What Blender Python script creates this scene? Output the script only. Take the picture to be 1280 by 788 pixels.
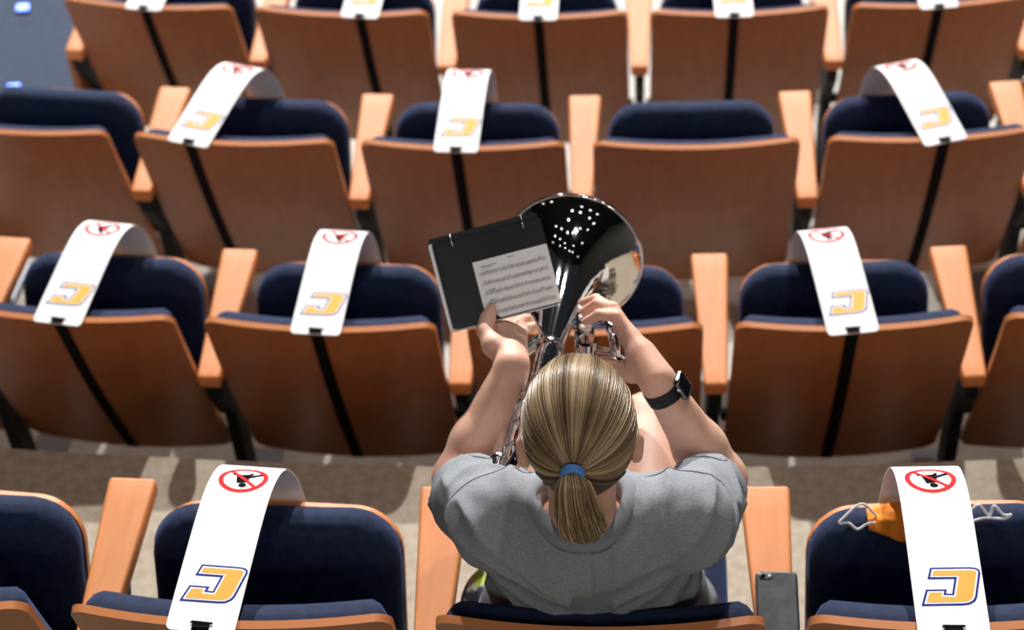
import bpy, bmesh, math, random
import numpy as np
from mathutils import Vector, Matrix, noise
from mathutils.bvhtree import BVHTree

random.seed(7); rng = np.random.default_rng(7)
scene = bpy.context.scene
for o in list(bpy.data.objects): bpy.data.objects.remove(o)
COL = scene.collection
PI = math.pi
def rad(a): return a*PI/180

# ------------------------------------------------------------------ camera
PITCH, ROLL, CAMZ = rad(47.25), rad(-3.963), 3.6347
cam_d = bpy.data.cameras.new('camera'); cam = bpy.data.objects.new('camera', cam_d); COL.objects.link(cam)
look = Vector((0, math.cos(PITCH), -math.sin(PITCH)))
xr, yd = Vector((1,0,0)), Vector((0, -math.sin(PITCH), -math.cos(PITCH)))
cx = math.cos(ROLL)*xr - math.sin(ROLL)*yd
cd = math.sin(ROLL)*xr + math.cos(ROLL)*yd
M = Matrix((cx, -cd, -look)).transposed().to_4x4(); M.translation = Vector((0,0,CAMZ))
cam.matrix_world = M
cam_d.sensor_width = 36; cam_d.lens = 2800/1280*36
cam_d.clip_start = .05; cam_d.clip_end = 100
cam_d.dof.use_dof = True; cam_d.dof.focus_distance = 3.15; cam_d.dof.aperture_fstop = 4.5
scene.camera = cam

# ------------------------------------------------------------------ world, lights, exposure
world = bpy.data.worlds.new('hall_ambient'); scene.world = world; world.use_nodes = True
world.node_tree.nodes['Background'].inputs[0].default_value = (.80,.88,1.0,1)
world.node_tree.nodes['Background'].inputs[1].default_value = .014
vs = scene.view_settings
vs.view_transform = 'Standard'; vs.look = 'None'; vs.gamma = 1; vs.use_curve_mapping = False
vs.exposure = 0.42

def spot(name, loc, target, watts, size, angle, col=(1,1,1)):
    l = bpy.data.lights.new(name, 'SPOT'); l.energy = watts; l.shadow_soft_size = size
    l.spot_size = rad(angle); l.spot_blend = .4; l.color = col
    o = bpy.data.objects.new(name, l); COL.objects.link(o); o.location = loc
    o.rotation_euler = (Vector(target)-Vector(loc)).to_track_quat('-Z','Y').to_euler()
    return o
TGT = (0, 3.2, 0)
spot('stage_spot_left', (-2.6, 20.5, 9.2), TGT, 13500, .14, 34, (1,.97,.93))
spot('stage_spot_right', (4.2, 20.0, 9.6), TGT, 13500, .14, 34, (1,.97,.93))
spot('house_spot', (1.6, 5.2, 8.2), (0.1, 3.0, 0), 350, .18, 75, (1,.98,.95))

# ------------------------------------------------------------------ materials
MATS = {}
def mat(name, col, rough=.5, metal=0., spec=.5, **kw):
    m = bpy.data.materials.new(name); m.use_nodes = True
    b = m.node_tree.nodes['Principled BSDF']
    b.inputs['Base Color'].default_value = (*col, 1); b.inputs['Roughness'].default_value = rough
    b.inputs['Metallic'].default_value = metal; b.inputs['Specular IOR Level'].default_value = spec
    for k, v in kw.items(): b.inputs[k].default_value = v
    MATS[name] = m; return m
def ramp_noise(m, cols, scale=(1,1,1), nscale=5, detail=4, dist=0., coord='Object', bump=0., bscale=None, lo=.35, hi=.65):
    nt = m.node_tree; N = nt.nodes; L = nt.links; b = N['Principled BSDF']
    tc = N.new('ShaderNodeTexCoord'); mp = N.new('ShaderNodeMapping'); mp.inputs['Scale'].default_value = scale
    nz = N.new('ShaderNodeTexNoise'); nz.inputs['Scale'].default_value = nscale; nz.inputs['Detail'].default_value = detail
    nz.inputs['Distortion'].default_value = dist
    cr = N.new('ShaderNodeValToRGB'); e = cr.color_ramp.elements
    e[0].position = lo; e[1].position = hi; e[0].color = (*cols[0],1); e[1].color = (*cols[1],1)
    if len(cols) > 2:
        x = e.new((lo+hi)/2); x.color = (*cols[2],1)
    L.new(tc.outputs[coord], mp.inputs[0]); L.new(mp.outputs[0], nz.inputs[0]); L.new(nz.outputs[0], cr.inputs[0])
    L.new(cr.outputs[0], b.inputs['Base Color'])
    if bump:
        bp = N.new('ShaderNodeBump'); bp.inputs['Strength'].default_value = bump; bp.inputs['Distance'].default_value = .002
        n2 = N.new('ShaderNodeTexNoise'); n2.inputs['Scale'].default_value = bscale or nscale*8; n2.inputs['Detail'].default_value = 3
        L.new(tc.outputs[coord], n2.inputs[0]); L.new(n2.outputs[0], bp.inputs['Height']); L.new(bp.outputs[0], b.inputs['Normal'])
    return m
ramp_noise(mat('veneer', (.3,.12,.05), .40, spec=.38), [(.270,.088,.024),(.310,.106,.032)], (14,14,1.2), 3, 5, .6)
ramp_noise(mat('maple', (.7,.3,.12), .52, spec=.35), [(.62,.218,.068),(.69,.255,.085)], (16,1.6,16), 3, 5, .5)
mat('wood_edge', (.66,.24,.085), .42)
ramp_noise(mat('navy_fabric', (.012,.02,.055), .85, spec=.25, **{'Sheen Weight':.25,'Sheen Roughness':.5,'Sheen Tint':(.25,.4,.9,1)}),
           [(.007,.013,.040),(.013,.022,.060)], (1,1,1), 60, 3, bump=.35, bscale=700)
mat('black_metal', (.007,.007,.008), .6, spec=.15); mat('grey_metal', (.30,.33,.37), .4, .6)
mat('white_plastic', (.86,.87,.88), .6, spec=.3); mat('elastic', (.005,.005,.006), .9, spec=.08)
mat('logo_blue', (.012,.03,.26), .8, spec=.1); mat('logo_yellow', (.86,.40,.045), .6, spec=.3); mat('sign_red', (.78,.02,.025), .8, spec=.1); mat('sign_black', (.004,.004,.005), .9, spec=.05)
ramp_noise(mat('terrazzo', (.5,.45,.38), .62), [(.36,.295,.215),(.47,.395,.30)], (1,1,1), 45, 6, bump=.08, bscale=300)
ramp_noise(mat('concrete', (.5,.5,.48), .6), [(.44,.42,.38),(.53,.51,.47)], (1,1,1), 30, 6)
ramp_noise(mat('aisle_carpet', (.06,.085,.15), .95, spec=.1), [(.050,.066,.105),(.085,.105,.155)], (1,1,1), 140, 3, bump=.4, bscale=400)
mat('silver', (.86,.87,.89), .045, 1.0); mat('silver_satin', (.80,.81,.82), .16, 1.0); mat('pearl', (.85,.83,.78), .2)
mat('shirt_fabric', (.2,.21,.225), .9)
mat('shirt_rib', (.235,.255,.285), .9, spec=.2)
mat('skin', (.66,.37,.27), .48, spec=.35, **{'Subsurface Weight':.18,'Subsurface Scale':.012,'Subsurface Radius':(1,.35,.2)})
mat('nail', (.72,.42,.36), .25); mat('eye_white', (.8,.8,.78), .2); mat('eye_iris', (.06,.09,.12), .2)
mat('hair_tie_blue', (.09,.27,.70), .6)
ramp_noise(mat('shorts_fabric', (.03,.04,.08), .85), [(.02,.025,.05),(.42,.55,.06),(.50,.52,.45)], (1,1,1), 26, 2, lo=.46, hi=.60)
mat('shoe_white', (.7,.7,.7), .6); mat('shoe_sole', (.25,.25,.26), .7)
mat('watch_black', (.008,.008,.009), .55); mat('watch_glass', (.006,.006,.008), .06); mat('watch_metal', (.10,.10,.11), .25, .9)
mat('folder_black', (.026,.027,.030), .20); mat('paper', (.90,.90,.92), .4); mat('ink', (.05,.05,.06), .6); mat('page_edge', (.62,.66,.64), .5)
mat('steel', (.75,.76,.78), .15, 1.0)
ramp_noise(mat('phone_back', (.03,.034,.038), .45, spec=.25), [(.010,.012,.015),(.042,.047,.052)], (1,1,1), 45, 4, lo=.4, hi=.7)
mat('phone_case', (.02,.02,.022), .35); mat('lens_glass', (.004,.004,.006), .05)
mat('mask_orange', (1.0,.30,.015), .8); mat('loop_white', (.8,.8,.8), .8)
mat('ceiling_paint', (.02,.02,.022), .8); mat('wall_paint', (.26,.245,.23), .7); mat('lamp_can', (.03,.03,.03), .5)
m = mat('lamp_glow', (1,1,1), .5, **{'Emission Color':(1,.96,.9,1),'Emission Strength':4.5})
mat('house_glow', (1,1,1), .5, **{'Emission Color':(1,.96,.9,1),'Emission Strength':160.})
m = mat('led_blue', (.2,.3,1), .5, **{'Emission Color':(.05,.11,1,1),'Emission Strength':9.})
# shirt: heathered jersey
m = MATS['shirt_fabric']; ramp_noise(m, [(.205,.225,.252),(.305,.325,.355)], (1,1,1), 380, 3, bump=.25, bscale=420, lo=.3, hi=.7)
MATS['shirt_fabric'].node_tree.nodes['Principled BSDF'].inputs['Specular IOR Level'].default_value = .2
# skin: slight blotching
ramp_noise(MATS['skin'], [(.72,.40,.29),(.82,.50,.38)], (1,1,1), 22, 4, lo=.3, hi=.7, bump=.08, bscale=260)
# hair: colour carried per strand
m = mat('hair_strands', (.4,.25,.1), .33, spec=.5)
at = m.node_tree.nodes.new('ShaderNodeAttribute'); at.attribute_name = 'tone'
m.node_tree.links.new(at.outputs['Color'], m.node_tree.nodes['Principled BSDF'].inputs['Base Color'])
mat('hair_base', (.17,.105,.048), .5)

# ------------------------------------------------------------------ mesh helpers
def mesh(name, V, F, mats, mi=None, smooth=True):
    me = bpy.data.meshes.new(name); me.from_pydata([tuple(map(float, v)) for v in V], [], [tuple(int(i) for i in f) for f in F])
    for m in mats: me.materials.append(MATS[m])
    if mi is not None: me.polygons.foreach_set('material_index', mi)
    me.polygons.foreach_set('use_smooth', [smooth]*len(me.polygons))
    me.update(); return me
def fixn(me):
    bm = bmesh.new(); bm.from_mesh(me); bmesh.ops.recalc_face_normals(bm, faces=bm.faces); bm.to_mesh(me); bm.free(); return me
def put(name, me, parent=None, loc=None, rot=None):
    o = bpy.data.objects.new(name, me); COL.objects.link(o)
    if parent is not None: o.parent = parent
    if loc is not None: o.location = loc
    if rot is not None: o.rotation_euler = rot
    return o
def tag(o, label=None, cat=None, group=None, kind=None):
    if label: o['label'] = label
    if cat: o['category'] = cat
    if group: o['group'] = group
    if kind: o['kind'] = kind
    return o
def empty(name, loc, rz=0.):
    o = bpy.data.objects.new(name, None); COL.objects.link(o); o.location = loc; o.rotation_euler = (0,0,rz)
    o.empty_display_size = .05; return o

class MB:
    def __init__(s): s.V=[]; s.F=[]; s.M=[]
    def add(s, V, F, mi=0):
        b = len(s.V); s.V += [tuple(v) for v in V]; s.F += [tuple(i+b for i in f) for f in F]
        s.M += [mi]*len(F) if isinstance(mi, int) else list(mi); return s
    def build(s, name, mats, smooth=True, off=None, flat_angle=None):
        V = s.V if off is None else [(v[0]-off[0], v[1]-off[1], v[2]-off[2]) for v in s.V]
        me = mesh(name, V, s.F, mats, s.M, smooth); fixn(me)
        if flat_angle: me.set_sharp_from_angle(angle=rad(flat_angle))
        return me

def box(c, s, rot=None):
    V = [(sx*s[0]/2, sy*s[1]/2, sz*s[2]/2) for sx in (-1,1) for sy in (-1,1) for sz in (-1,1)]
    if rot is not None: V = [rot @ Vector(v) for v in V]
    V = [(v[0]+c[0], v[1]+c[1], v[2]+c[2]) for v in V]
    return V, [(0,1,3,2),(4,6,7,5),(0,4,5,1),(2,3,7,6),(0,2,6,4),(1,5,7,3)]

def slab(hw, hl, r, fn, tt, tb, re=.006, nu=10, nv=10, taper=None, reb=None, rim=False):
    """rounded-rectangle slab, closed; fn maps (x, y, height) to a point.  rim=True keeps a square edge as material 1"""
    reb = reb or re
    def axis(h, extra, n):
        e = sorted(set(round(x, 6) for x in extra if 0 <= x < h*.8))
        m = max(e); mid = np.linspace(-h+m, h-m, n)
        return np.array([-h+x for x in e] + list(mid[1:-1]) + [h-x for x in reversed(e)])
    ex = [0] + [re*x for x in (.08,.3,.6,1)] + ([reb*x for x in (.3,1)])
    ys = axis(hl, ex + [r*(1-math.cos(a)) for a in np.linspace(0, PI/2, 7)], nv)
    us = axis(hw, ex, nu)/hw
    nx, ny = len(us), len(ys)
    def half(y):
        d = hl-abs(y)
        return hw-r+math.sqrt(max(r*r-(r-d)**2, 0)) if d < r else hw
    def prof(d, q): return math.sqrt(max(0, 1-(1-min(d/q, 1))**2))
    T = []; B = []
    for y in ys:
        h = half(y)
        for u in us:
            x = u*h
            ax, ay = hw-abs(x), hl-abs(y)
            if ax < r and ay < r: d = r-math.hypot(r-ax, r-ay)
            else: d = min(ax, ay)
            d = max(d, 0)
            xs = x*(taper(y) if taper else 1)
            et, eb = (1,1) if rim else (prof(d, re), prof(d, reb))
            T.append(fn(xs, y, tt*et)); B.append(fn(xs, y, -tb*eb))
    V = T+B; n = nx*ny; F = []; mi = []
    idx = lambda i, j: j*nx+i
    for j in range(ny-1):
        for i in range(nx-1):
            q = (idx(i,j), idx(i+1,j), idx(i+1,j+1), idx(i,j+1))
            F.append(q); mi.append(0); F.append(tuple(k+n for k in reversed(q))); mi.append(0)
    ring = [idx(i,0) for i in range(nx)] + [idx(nx-1,j) for j in range(1,ny)] + [idx(i,ny-1) for i in range(nx-2,-1,-1)] + [idx(0,j) for j in range(ny-2,0,-1)]
    for a, b in zip(ring, ring[1:]+ring[:1]):
        F.append((a, a+n, b+n, b)); mi.append(1 if rim else 0)
    return V, F, mi
def weld(me, dist=1e-5):
    bm = bmesh.new(); bm.from_mesh(me); bmesh.ops.remove_doubles(bm, verts=bm.verts, dist=dist)
    bmesh.ops.dissolve_degenerate(bm, dist=1e-6, edges=bm.edges)
    bmesh.ops.recalc_face_normals(bm, faces=bm.faces); bm.to_mesh(me); bm.free(); return me
def slab_mesh(name, mats, *a, sharp=None, **k):
    V, F, mi = slab(*a, **k)
    if len(mats) == 1: mi = [0]*len(F)
    me = weld(mesh(name, V, F, mats, mi))
    if sharp: me.set_sharp_from_angle(angle=rad(sharp))
    return me

def frames(P):
    P = [Vector(p) for p in P]; T = []
    for i in range(len(P)):
        t = P[min(i+1, len(P)-1)]-P[max(i-1, 0)]; T.append(t.normalized())
    n = T[0].orthogonal().normalized(); out = []
    for t in T:
        n = (n-t*n.dot(t)).normalized(); out.append((t, n, t.cross(n)))
    return P, out
def smooth_path(P, n=8, closed=False):
    P = [Vector(p) for p in P]; out = []; m = len(P)
    rng_ = range(m) if closed else range(m-1)
    for i in rng_:
        if closed: a, b, c, d = P[(i-1)%m], P[i], P[(i+1)%m], P[(i+2)%m]
        else: a, b, c, d = P[max(i-1,0)], P[i], P[i+1], P[min(i+2,m-1)]
        for k in range(n):
            t = k/n
            out.append(.5*((2*b)+(c-a)*t+(2*a-5*b+4*c-d)*t*t+(3*b-a-3*c+d)*t**3))
    if not closed: out.append(P[-1])
    return out
def tube(P, r, n=12, cap=True, closed=False):
    P, fr = frames(P); R = r if hasattr(r, '__len__') else [r]*len(P)
    V = []; F = []
    for p, (t, a, b), q in zip(P, fr, R):
        for k in range(n):
            w = 2*PI*k/n; V.append(tuple(p+(a*math.cos(w)+b*math.sin(w))*q))
    m = len(P)
    for i in range(m if closed else m-1):
        for k in range(n):
            k2 = (k+1)%n; j = (i+1)%m
            F.append((i*n+k, i*n+k2, j*n+k2, j*n+k))
    if cap and not closed: F += [tuple(range(n-1,-1,-1)), tuple(range((m-1)*n, m*n))]
    return V, F
def lathe(prof, c, ax, n=40, closed=False):
    """prof: list of (along, radius); ax: axis direction"""
    ax = Vector(ax).normalized(); a = ax.orthogonal().normalized(); b = ax.cross(a); c = Vector(c); V = []; F = []
    for s, r in prof:
        for k in range(n):
            w = 2*PI*k/n; V.append(tuple(c+ax*s+(a*math.cos(w)+b*math.sin(w))*r))
    m = len(prof)
    for i in range(m-1):
        for k in range(n):
            k2 = (k+1)%n; F.append((i*n+k, i*n+k2, (i+1)*n+k2, (i+1)*n+k))
    if not closed:
        if prof[0][1] > 1e-5: F.append(tuple(range(n)))
        if prof[-1][1] > 1e-5: F.append(tuple(range((m-1)*n, m*n)))
    return V, F
def path_mesh(name, P, r, mats, n=12, off=None, closed=False, cap=True):
    return MB().add(*tube(P, r, n, cap, closed)).build(name, mats, off=off, flat_angle=50)

# ------------------------------------------------------------------ row layout: concentric rows around the stage
XC, YC, PITCHW = 1.4735, 17.7128, .56
HB = .87                                         # height of a backrest top
ROWS = {0:(4.7881,-1.2582,-2.7431), 1:(3.8580,-.8878,-2.9681), 2:(3.0788,-.6806,-2.7265), 3:(1.8646,0.,-2.7774)}
def seat_at(r, k):
    y, fl, ph = ROWS[r]; R = YC-y; a = (ph+(k+.5)*PITCHW)/R
    return Vector((XC+R*math.sin(a), YC-R*math.cos(a), fl)), a
def polar(R, a, z): return (XC+R*math.sin(a), YC-R*math.cos(a), z)

# ------------------------------------------------------------------ setting
def tread(name, R0, R1, z, a0, a1, matn, thick=.7, n=48):
    V = []; F = []
    for i in range(n+1):
        a = a0+(a1-a0)*i/n
        V += [polar(R0,a,z), polar(R1,a,z), polar(R1,a,z-thick), polar(R0,a,z-thick)]
    for i in range(n):
        b, c = i*4, i*4+4
        for k in range(4): F.append((b+k, b+(k+1)%4, c+(k+1)%4, c+k))
    F += [(0,1,2,3), tuple(n*4+k for k in (3,2,1,0))]
    me = fixn(mesh(name, V, F, [matn], smooth=False))
    return tag(put(name, me), kind='structure')
Z2, Z1, Z0 = ROWS[2][1], ROWS[1][1], ROWS[0][1]
A0, A1 = rad(-24), rad(14)
END = (ROWS[0][2]-.075)/(YC-ROWS[0][0])          # where the block of seats ends at the aisle
tread('floor', 14.86, 20.0, 0, A0, A1, 'terrazzo', 1.2)
tread('floor_tier_second', 14.03, 14.86, Z2, A0, A1, 'concrete')
tread('floor_tier_third', 13.12, 14.03, Z1, A0, A1, 'concrete')
tread('floor_tier_fourth', 11.2, 13.12, Z0, END, A1, 'concrete')
st = [(13.12,12.44,Z0),(12.44,11.99,Z0-.09),(11.99,11.2,Z0-.18)]
for i, (ra, rb, z) in enumerate(st):
    tread('floor_aisle_step', rb, ra, z, A0, END, 'aisle_carpet', .5, 20)
# hall ceiling with recessed lamps (mirrored in the brass instrument)
CZ = 8.6
me = MB().add(*box((0,.5,CZ+.1),(26,25,.2))).build('ceiling', ['ceiling_paint'], smooth=False)
tag(put('ceiling', me), kind='structure')
can = MB().add(*lathe([(-.02,.135),(0,.165),(.02,.165),(.02,.142),(.005,.135)], (0,0,0), (0,0,-1), 20, True)).build('trim_ring', ['lamp_can'])
disc = MB().add(*lathe([(0,.0001),(0,.134)], (0,0,.0), (0,0,-1), 20, True)).build('lamp_disc', ['lamp_glow'])
for nm, c, sz in (('wall_left',(-11,1,3),(.2,24,12)),('wall_right',(11,1,3),(.2,24,12)),('wall_back',(0,-11,4),(22.2,.2,10))):
    tag(put(nm, MB().add(*box(c, sz)).build(nm, ['wall_paint'], smooth=False)), kind='structure')
big = MB().add(*lathe([(-.02,.17),(0,.205),(.03,.205),(.03,.175),(.005,.17)], (0,0,0), (0,0,-1), 24, True)).build('trim_ring', ['lamp_can'])
bigd = MB().add(*lathe([(0,.0001),(0,.168)], (0,0,.0), (0,0,-1), 24, True)).build('lamp_disc', ['house_glow'])
for i in range(8):
    for j in range(6):
        x, y = -6.4+1.8*i+(.5 if j%2 else 0)+random.uniform(-.35,.35), 1.0+1.7*j+random.uniform(-.35,.35)
        if random.random() < .4: continue
        t = empty('ceiling_downlight', (x,y,CZ)); tag(t, 'small round downlight in the dark ceiling over the front rows', 'lamp', 'downlights in the hall ceiling')
        put('trim_ring', can, t, (0,0,0)); put('lamp_disc', disc, t, (0,0,-.006))
for x, y in ((-2.1,-6.2),(-.7,-6.6),(.7,-6.7),(2.0,-6.2),(-1.4,-8.2),(.1,-8.6),(1.5,-8.1),(-3.4,-7.4),(3.3,-7.3),(4.6,-6.0)):
    t = empty('house_lamp', (x,y,CZ)); tag(t, 'large round house lamp in the ceiling behind the nearest row', 'lamp', 'house lamps behind the audience')
    put('trim_ring', big, t, (0,0,0)); put('lamp_disc', bigd, t, (0,0,-.006))

# ------------------------------------------------------------------ theatre chair, built once
TILT, LB, BOW = rad(16.9), .69, .026
HWB = .494/2
def back_pt(x, t, h):                            # t: distance down from the top edge, h: outward (towards the row behind)
    v = t/LB
    y = t*math.sin(TILT) - BOW*(1-(x/HWB)**2) - .012*math.sin(PI*min(max(v,0),1)) - h*math.cos(TILT)
    return (x, y, HB - t*math.cos(TILT) - h*math.sin(TILT)*.6)
shell_me = slab_mesh('backrest_panel', ['veneer','wood_edge'], HWB, LB/2, .030, lambda x,y,h: back_pt(x, LB/2-y if False else y+LB/2, h), .0, .014,
                     re=.003, nu=18, nv=16, rim=True, sharp=40)
bc_hl = .27
bcush_me = slab_mesh('backrest_cushion', ['navy_fabric'], HWB-.010, bc_hl, .03,
                     lambda x,y,h: back_pt(x, y+bc_hl+.024, -.014-h), .052, .0, re=.045, nu=16, nv=12)
# tipped-up seat: plane from the hinge to the front edge
SEATD = .392
def seat_pt(ang, hy, hz):
    c, s = math.cos(ang), math.sin(ang)
    def fn(x, y, h):                             # y from -SEATD/2 (hinge) to +SEATD/2 (front edge), h up from the seat top
        t = y+SEATD/2
        return (x, hy+t*c-h*s, hz+t*s+h*c)
    return fn
def seat_meshes(ang, hy, hz, nm):
    f = seat_pt(ang, hy, hz)
    cu = slab_mesh('seat_cushion', ['navy_fabric'], .212, SEATD/2, .085, lambda x,y,h: f(x,y,h+.004*math.cos(x*7)), .045, .03, re=.045, reb=.03, nu=14, nv=12)
    pa = slab_mesh('seat_panel', ['veneer','wood_edge'], .211, SEATD/2-.016, .078, lambda x,y,h: f(x,y,h-.032-.012*(1-(x/.21)**2)+.010), .0, .013, nu=12, nv=10, rim=True, sharp=40)
    return cu, pa
UP = rad(67)
tip_c, tip_p = seat_meshes(UP, .19, .33, 'tipped')
low_c, low_p = seat_meshes(rad(3), .13, .415, 'lowered')
arm_y0, arm_y1, arm_z = .045, .446, HB-.242
ahl = (arm_y1-arm_y0)/2
arm_me = slab_mesh('armrest', ['maple'], .042, ahl, .008, lambda x,y,h: (x, arm_y0+ahl+y, arm_z-.008+h), .008, .028, re=.008, reb=.004, nu=6, nv=10,
                   taper=lambda y: .60+.40*min(1,(y+ahl)/(2*ahl)*1.05), sharp=50)
mb = MB()
prof = [(.11,0),(.27,0),(.27,.02),(.215,.06),(.215,.42),(.30,.56),(.32,.594),(.05,.594),(.06,.54),(.14,.40),(.155,.06),(.11,.02)]
V = [(-.014,a,b) for a,b in prof]+[(.014,a,b) for a,b in prof]; k = len(prof)
mb.add(V, [tuple(range(k)), tuple(range(2*k-1,k-1,-1))]+[(i,(i+1)%k,(i+1)%k+k,i+k) for i in range(k)])
stand_me = mb.build('side_stand', ['black_metal'], smooth=False)
foot_me = MB().add(*box((0,.2,.006),(.085,.30,.012))).build('floor_plate', ['grey_metal'], smooth=False)
hinge_me = MB().add(*tube([(-.255,.19,.36),(.255,.19,.36)], .016, 12)).build('hinge_bar', ['black_metal'])
panel_end_me = MB().add(*box((-.012,.22,.33),(.022,.30,.50))).build('end_panel', ['veneer'], smooth=False)

def make_chair(r, k, label, occupied=False, end=False):
    loc, a = seat_at(r, k)
    t = empty('theatre_chair', loc, a); tag(t, label, 'chair', 'folding theatre chairs in curved rows')
    put('backrest_panel', shell_me, t); put('backrest_cushion', bcush_me, t)
    put('seat_cushion', low_c if occupied else tip_c, t); put('seat_panel', low_p if occupied else tip_p, t)
    put('hinge_bar', hinge_me, t)
    # the armrest on its left side stands on the row's arc, half a seat away
    R = YC-ROWS[r][0]; da = -.5*PITCHW/R
    off = Vector((R*math.sin(da), R*(1-math.cos(da)), 0))
    for nm, me in (('armrest', arm_me), ('side_stand', stand_me), ('floor_plate', foot_me)):
        put(nm, me, t, off, (0,0,da))
    if end: put('end_panel', panel_end_me, t, off+Vector((-.012,0,0)), (0,0,da))
    return t
LBL = {
 (0,0):'aisle-end theatre chair of the farthest row, beside the blue carpet', (0,1):'farthest-row theatre chair, second from the blue carpeted aisle',
 (0,2):'farthest-row theatre chair, third from the blue carpeted aisle', (0,3):'farthest-row theatre chair, fourth from the blue carpeted aisle',
 (0,4):'farthest-row theatre chair, fifth from the aisle, at the top right', (0,5):'farthest-row theatre chair of which only an armrest shows at the right edge',
 (1,0):'bandless theatre chair at the left edge, second farthest row', (1,1):'theatre chair whose white band sits far to its left, second farthest row',
 (1,2):'theatre chair behind whose panel the music folder and bell rise', (1,3):'theatre chair with no white band directly beyond the silver bell',
 (1,4):'theatre chair with a white band, second farthest row, far right', (1,5):'theatre chair cut by the right edge in the second farthest row',
 (2,-1):'theatre chair showing only its lower corner at the left edge', (2,0):'leftmost banded theatre chair in the row before the player',
 (2,1):'theatre chair with a white band just left of the music folder', (2,2):'theatre chair directly in front of the player, hidden by the horn',
 (2,3):'theatre chair with a white band, right of the player\'s watch', (2,4):'dark theatre chair cut by the right edge before the player',
 (3,0):'nearest-row theatre chair without band in the bottom left corner', (3,1):'nearest-row theatre chair with a white band, left of the player',
 (3,2):'theatre chair the player sits on, seat folded down', (3,3):'nearest-row theatre chair holding an orange mask, bottom right',
 (3,-1):'nearest-row theatre chair at the aisle, beyond the left edge', (3,4):'nearest-row theatre chair beyond the right edge', (2,5):'middle-row theatre chair beyond the right edge'}
for (r, k), lb in LBL.items():
    make_chair(r, k, lb, occupied=(r,k)==(3,2), end=(r,k) in ((0,0),(1,0),(2,-1),(3,-1)))

# ------------------------------------------------------------------ white seat-blocking bands
def band_profile():
    ss = np.linspace(0, .62, 63); ang = np.interp(ss, [0,.04,.185,.255,.335,.41,.53,.62], [1,0,-1,-8,-31,-58,-78,-88])
    y, z = -.012, .006; P = [(y,z)]
    for i in range(1, len(ss)):
        a = rad((ang[i]+ang[i-1])/2); ds = ss[i]-ss[i-1]; y += ds*math.cos(a); z += ds*math.sin(a); P.append((y,z))
    return ss, np.array(P), ang
SS, PP, AA = band_profile()
BW = .106
def band_pt(a, s, h):
    y = np.interp(s, SS, PP[:,0]); z = np.interp(s, SS, PP[:,1]); t = rad(np.interp(s, SS, AA))
    return (a, y-h*math.sin(t), HB+z+h*math.cos(t))
hlb = .30
band_me = slab_mesh('band', ['white_plastic'], BW/2, hlb, .010, lambda x,y,h: band_pt(x, y+hlb, h), .0012, .0012, re=.001, nu=4, nv=50, rim=True, sharp=40)
if len(band_me.materials) < 2: pass
def inset(poly, d):
    n = len(poly); out = []
    for i in range(n):
        p0, p1, p2 = Vector(poly[i-1]), Vector(poly[i]), Vector(poly[(i+1)%n])
        e1, e2 = (p1-p0).normalized(), (p2-p1).normalized()
        n1, n2 = Vector((-e1.y,e1.x)), Vector((-e2.y,e2.x)); b = n1+n2
        if b.length < 1e-6: b = n1
        b.normalize(); c = max(b.dot(n1), .35); out.append(tuple(p1+b*d/c))
    return out
raw = [(492,505),(640,505),(662,508),(675,516),(680,530),(668,635),(660,653),(640,666),(615,669),(463,670),(478,600),(556,600),(553,618),(575,619),(583,555),(483,555)]
CP = []
for X, Y in raw:
    cxl = 549+(Y-505)/165*21
    CP.append(((X-cxl)*.00040+.000, (788-560)/3.457/660*0 + .122-(Y-505)/165*.070))
def area2(p): return sum(p[i-1][0]*p[i][1]-p[i][0]*p[i-1][1] for i in range(len(p)))
if area2(CP) < 0: CP = CP[::-1]
lg = MB()
for q, (ins, h) in enumerate(((0,.0016),(.0034,.0019),(.0060,.0022))):
    pl = inset(CP, ins); lg.add([band_pt(a, s, h) for a, s in pl], [tuple(range(len(pl)))], q)
def up_fix(me):                                   # prints face outwards along the band's own normal (upwards here)
    bm = bmesh.new(); bm.from_mesh(me)
    for f in bm.faces:
        if f.normal.z < 0: f.normal_flip()
    bm.to_mesh(me); bm.free(); return me
logo_me = up_fix(mesh('letter_logo', lg.V, lg.F, ['logo_blue','white_plastic','logo_yellow'], lg.M, False))
# prohibition sign: red ring, slash and a tipping seated figure
sg = MB(); S0, RO, RI = .312, .040, .0318
N = 48; V = []; F = []
for k in range(N):
    w = 2*PI*k/N; c, s = math.cos(w), math.sin(w)
    V += [band_pt(RO*c, S0+RO*s, .0018), band_pt(RI*c, S0+RI*s, .0018)]
for k in range(N): F.append((2*k, 2*k+1, (2*k+3)%(2*N), (2*k+2)%(2*N)))
sg.add(V, F, 0)
def strip(p, q, w, h, mi, n=10):
    p, q = Vector(p), Vector(q); d = (q-p).normalized(); nn = Vector((-d.y,d.x))*w/2; V = []
    for i in range(n+1):
        c = p+(q-p)*i/n; V += [band_pt(*(c+nn), h), band_pt(*(c-nn), h)]
    sg.add(V, [(2*i,2*i+1,2*i+3,2*i+2) for i in range(n)], mi)
strip((-.025,S0+.025), (.025,S0-.025), .0055, .0022, 0)
strip((-.004,S0+.013), (.002,S0-.013), .020, .0020, 1, 6)            # body
strip((-.020,S0+.013), (-.004,S0+.010), .004, .0020, 1, 4)           # arm
strip((.004,S0+.002), (.028,S0+.017), .0065, .0020, 1, 5)             # leg
strip((.002,S0+.004), (.012,S0+.020), .0055, .0020, 1, 5)             # leg
V = [band_pt(.0068*math.cos(2*PI*k/14)+.003, S0-.0205+.0055*math.sin(2*PI*k/14), .0020) for k in range(14)]; sg.add(V, [tuple(range(14))], 1)
sign_me = up_fix(mesh('prohibition_sign', sg.V, sg.F, ['sign_red','sign_black'], sg.M, False))
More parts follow.
